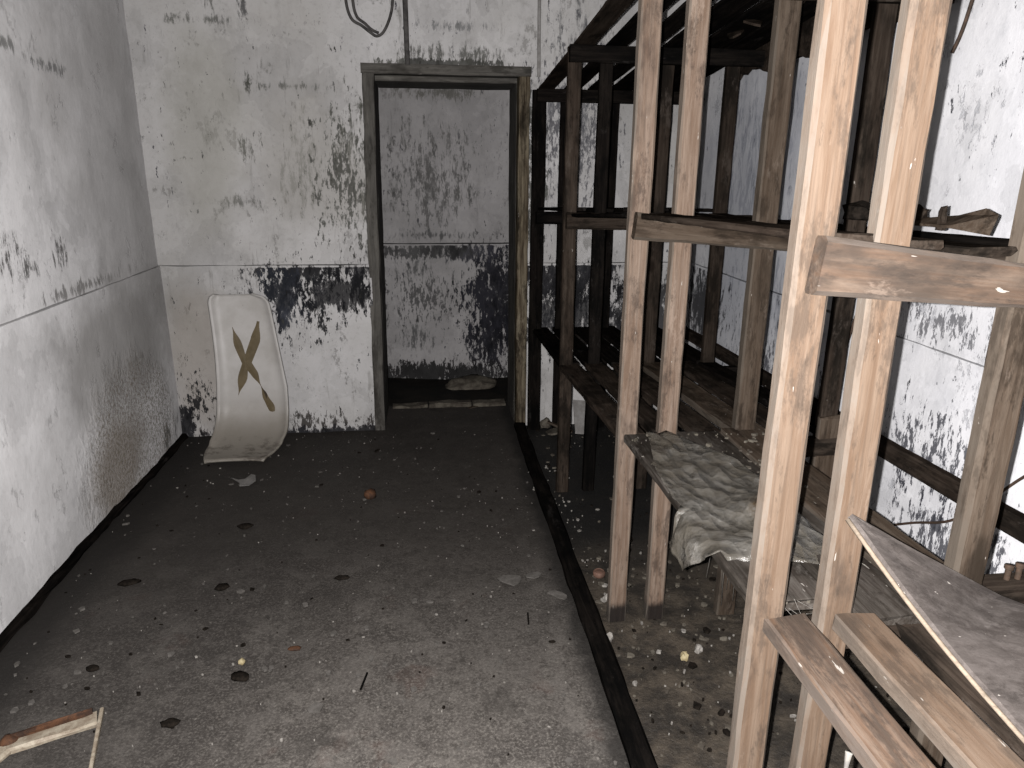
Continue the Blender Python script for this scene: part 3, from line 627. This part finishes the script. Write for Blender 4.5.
tag(flake('plaster_flake', (.29, 2.42, 0), .055, m_greychip, .004, 3, .7), 'largest flat grey plaster flake left of the black kerb', 'plaster flake')
tag(flake('plaster_flake', (.385, 2.44, 0), .042, m_greychip, .004, 4, .5), 'flat grey flake touching the kerb side of the largest grey flake', 'plaster flake')
tag(flake('plaster_flake', (.455, 2.30, 0), .038, m_greychip, .004, 5, .5), 'flat grey flake right beside the black kerb', 'plaster flake')
tag(flake('plaster_flake', (-.36, 1.80, 0), .03, m_greychip, .004, 7, .8), 'grey flake alone on the open floor near the bottom edge', 'plaster flake')
tag(lump('yellow_crumb', (-.625, 2.03, 0), (.011, .011, .012), m_yellow, .4, 2, 4), 'small yellow crumb on the left floor beyond the large black clod', 'crumb')
for i, (x, y, lab) in enumerate(((.86, 1.93, 'white plaster crumb on the dirt right of the yellowed one'), (.80, 1.90, 'yellowed plaster crumb on the dirt under the low shelf'), (.63, 2.25, 'pale upright plaster crumb at the foot of the second front post'), (.58, 2.02, 'white plaster crumb on the dirt next to the black kerb'))):
    tag(lump('plaster_crumb', (x, y, 0), (.014, .014, .018), m_yellow if i == 1 else m_chip, .5, 2, 20+i, flat=True), lab, 'crumb')
# twigs standing out on the near floor
for i, (a, b, lab) in enumerate((((-.235, 1.86), (-.22, 1.93), 'short black splinter on the open floor near the bottom edge'), ((.32, 2.13), (.325, 2.19), 'short black splinter beside the kerb'))):
    tag(beam('splinter', (*a, .006), (*b, .010), .006, .005, w_black, face=(0, 0, 1), jit=.0005, cham=.001), lab, 'splinter')
# scattered crumbs nobody could count
def scatter(name, n, area, size, mat, seed, lab, zf=0.0):
    rnd = random.Random(seed); bm = bmesh.new()
    for _ in range(n):
        x, y = area(rnd); s = size*rnd.choice((.25, .35, .45, .6, .8, 1.3)); a = rnd.uniform(0, 6.28); k = rnd.randint(4, 6); h = s*rnd.uniform(.1, .4); sq = rnd.uniform(.4, 1)
        top = [bm.verts.new((x+s*(math.cos(a)*math.cos(6.28*i/k)-sq*math.sin(a)*math.sin(6.28*i/k))*rnd.uniform(.6, 1.15), y+s*(math.sin(a)*math.cos(6.28*i/k)+sq*math.cos(a)*math.sin(6.28*i/k))*rnd.uniform(.6, 1.15), zf+h*rnd.uniform(.7, 1.2))) for i in range(k)]
        bot = [bm.verts.new((v.co.x, v.co.y, zf-.004)) for v in top]
        bm.faces.new(top)
        for i in range(k): bm.faces.new((top[i], bot[i], bot[(i+1) % k], top[(i+1) % k]))
    o = from_bm(name, bm, mat); o['kind'] = 'stuff'; o['label'] = lab; o['category'] = 'debris'
aisle = lambda r: (r.uniform(-1.40, .48), r.uniform(1.2, 4.1) if r.random() < .75 else r.uniform(1.2, 2.4))
scatter('pale_floor_crumbs', 200, aisle, .0045, m_chip, 1, 'scattered pale plaster crumbs on the aisle floor')
scatter('grey_floor_flakes', 260, aisle, .011, m_greychip, 2, 'scattered flat grey flakes on the aisle floor')
scatter('black_floor_crumbs', 130, aisle, .009, m_soot, 3, 'scattered black crumbs on the aisle floor')
under = lambda r: (r.uniform(.59, 1.5), r.uniform(1.1, 4.1) if r.random() < .5 else r.uniform(1.5, 2.7))
scatter('pale_crumbs_under_rack', 150, under, .008, m_chip, 4, 'scattered white plaster crumbs on the dirt under the rack')
scatter('earth_lumps_under_rack', 300, under, .011, m_rubble, 5, 'scattered brown lumps on the dirt under the rack')
scatter('black_lumps_under_rack', 200, under, .014, m_soot, 6, 'scattered black lumps on the dirt under the rack')
kerbside = lambda r: (r.gauss(.60, .05), r.uniform(2.2, 3.6))
scatter('crumbs_beside_kerb', 60, kerbside, .010, m_chip, 7, 'pale crumbs on the dirt along the kerb')
lowsh = lambda r: (r.uniform(.63, 1.08), r.uniform(1.15, 2.1))
scatter('crumbs_on_low_shelf', 280, lowsh, .009, m_rubble, 8, 'crumbs and dirt lying on the low shelf boards', zf=.712)
corr = lambda r: (r.uniform(-.4, .6), r.uniform(4.5, 5.2))
scatter('rubble_in_corridor', 60, corr, .03, m_corrfloor, 10, 'black rubble on the corridor floor', zf=-.05)

# rubble at the foot of the back wall behind the rack, and in the corridor
tag(flake('plaster_slab', (.74, 4.00, .0), .085, m_rubble, .012, 31, .6, .2), 'broken pale board fragment on the ground at the far end of the rack', 'rubble')
tag(beam('wood_scrap', (.70, 4.03, .06), (.84, 3.96, .015), .03, .012, w_old, face=(0, 0, 1)), 'short brown wood scrap lying over rubble at the far end of the rack', 'wood scrap')
tag(lump('rubble_stone', (.70, 4.10, 0), (.035, .025, .04), m_rubble, .4, 2, 33, flat=True), 'brown stone against the back wall at the far end of the rack', 'rubble')
tag(slab('fallen_plaster', [(.86, 3.97, .02), (.96, 3.94, .02), (.98, 4.10, .16), (.87, 4.11, .17)], .02, m_conduit), 'pale slab of fallen plaster leaning at the foot of the back wall behind the rack', 'plaster')
tag(lump('rubble_mound', (.30, 5.10, -.05), (.20, .12, .06), m_rubble, .4, 3, 35), 'low mound of rubble at the foot of the corridor wall', 'rubble')
tag(beam('wood_scrap', (.25, 4.52, -.01), (.38, 4.60, .0), .03, .015, w_old, face=(0, 0, 1)), 'thin board scrap on the ground just beyond the door sill', 'wood scrap')

# debris on the middle shelf near the wall
for i, (x, y, sx, sy, sz, lab) in enumerate(((1.19, 1.90, .040, .05, .034, 'black crumbling clump on the middle shelf between the two nearest posts'), (1.20, 1.71, .045, .04, .034, 'brown-black clump on the middle shelf right of the second near post'), (1.18, 1.56, .010, .012, .034, 'small upright crumb standing on the middle shelf beside a bent scrap'))):
    tag(lump('dirt_clump', (x, y, 1.402), (sx, sy, sz), m_soot if i == 0 else w_dark, .5, 2, 40+i, flat=True), lab, 'dirt clump')
tag(slab('bent_scrap', [(1.17, 1.66, 1.412), (1.17, 1.52, 1.416), (1.19, 1.42, 1.408), (1.21, 1.43, 1.445), (1.22, 1.48, 1.456), (1.22, 1.56, 1.436), (1.21, 1.65, 1.425)], .006, w_old), 'bent grey-brown scrap lying on the middle shelf by the right wall', 'scrap')
# rods and wire against the right wall
tag(tube('thin_rod', [(1.50, 1.985, 2.13), (1.50, 2.03, 1.93), (1.50, 2.063, 1.855)], .005, m_wire), 'thin brown rod beside the right wall above the middle shelf', 'rod')
tag(tube('thin_rod', [(1.46, 2.24, 1.15), (1.46, 2.29, .98), (1.46, 2.345, .80), (1.46, 2.36, .68)], .005, m_wire), 'thin dark rod leaning on the right wall between low and middle shelf', 'rod')
tag(tube('wire', [(1.53, 1.99, .40), (1.53, 1.90, .455), (1.53, 1.76, .535), (1.53, 1.64, .66), (1.53, 1.52, .80), (1.53, 1.35, .92)], .004, m_wire), 'thin dark wire curving up the right wall beyond the plywood', 'wire')

# cobwebs
cw1 = tag(empty('cobweb', (.72, 1.13, .70)), 'dusty cobweb in the gap between the two nearest slats', 'cobweb')
for i in range(5):
    a = (.685+random.uniform(-.02, .02), 1.10+random.uniform(0, .06), .725); b = (.775+random.uniform(-.03, .02), 1.10+random.uniform(-.02, .06), .70+random.uniform(-.06, .03))
    tube('thread', [a, ((a[0]+b[0])/2, (a[1]+b[1])/2, (a[2]+b[2])/2-.015), b], .0004, m_web, cw1, sides=4, sub=3)
dp = tag(empty('hanging_web', (.625, .86, .70)), 'white wisp of cobweb hanging below the nearest slat', 'cobweb')
tube('strand', [(.604, .795, .706), (.602, .793, .692), (.602, .793, .665), (.603, .795, .645)], [.006, .0042, .0022, .0005], m_web, dp, sides=6)
cw2 = tag(empty('cobweb', (.77, 1.85, .45)), 'grey cobweb hanging under the low shelf behind the plastic sheet', 'cobweb')
for i in range(12):
    x = random.uniform(.93, 1.03); y = 2.0+random.uniform(-.05, .05)
    tube('thread', [(x, y, .66), (x+random.uniform(-.02, .02), y, .5), (x+random.uniform(-.03, .03), y, random.uniform(.12, .35))], [.0025, .0015, .0006], m_web, cw2, sides=4, sub=3)
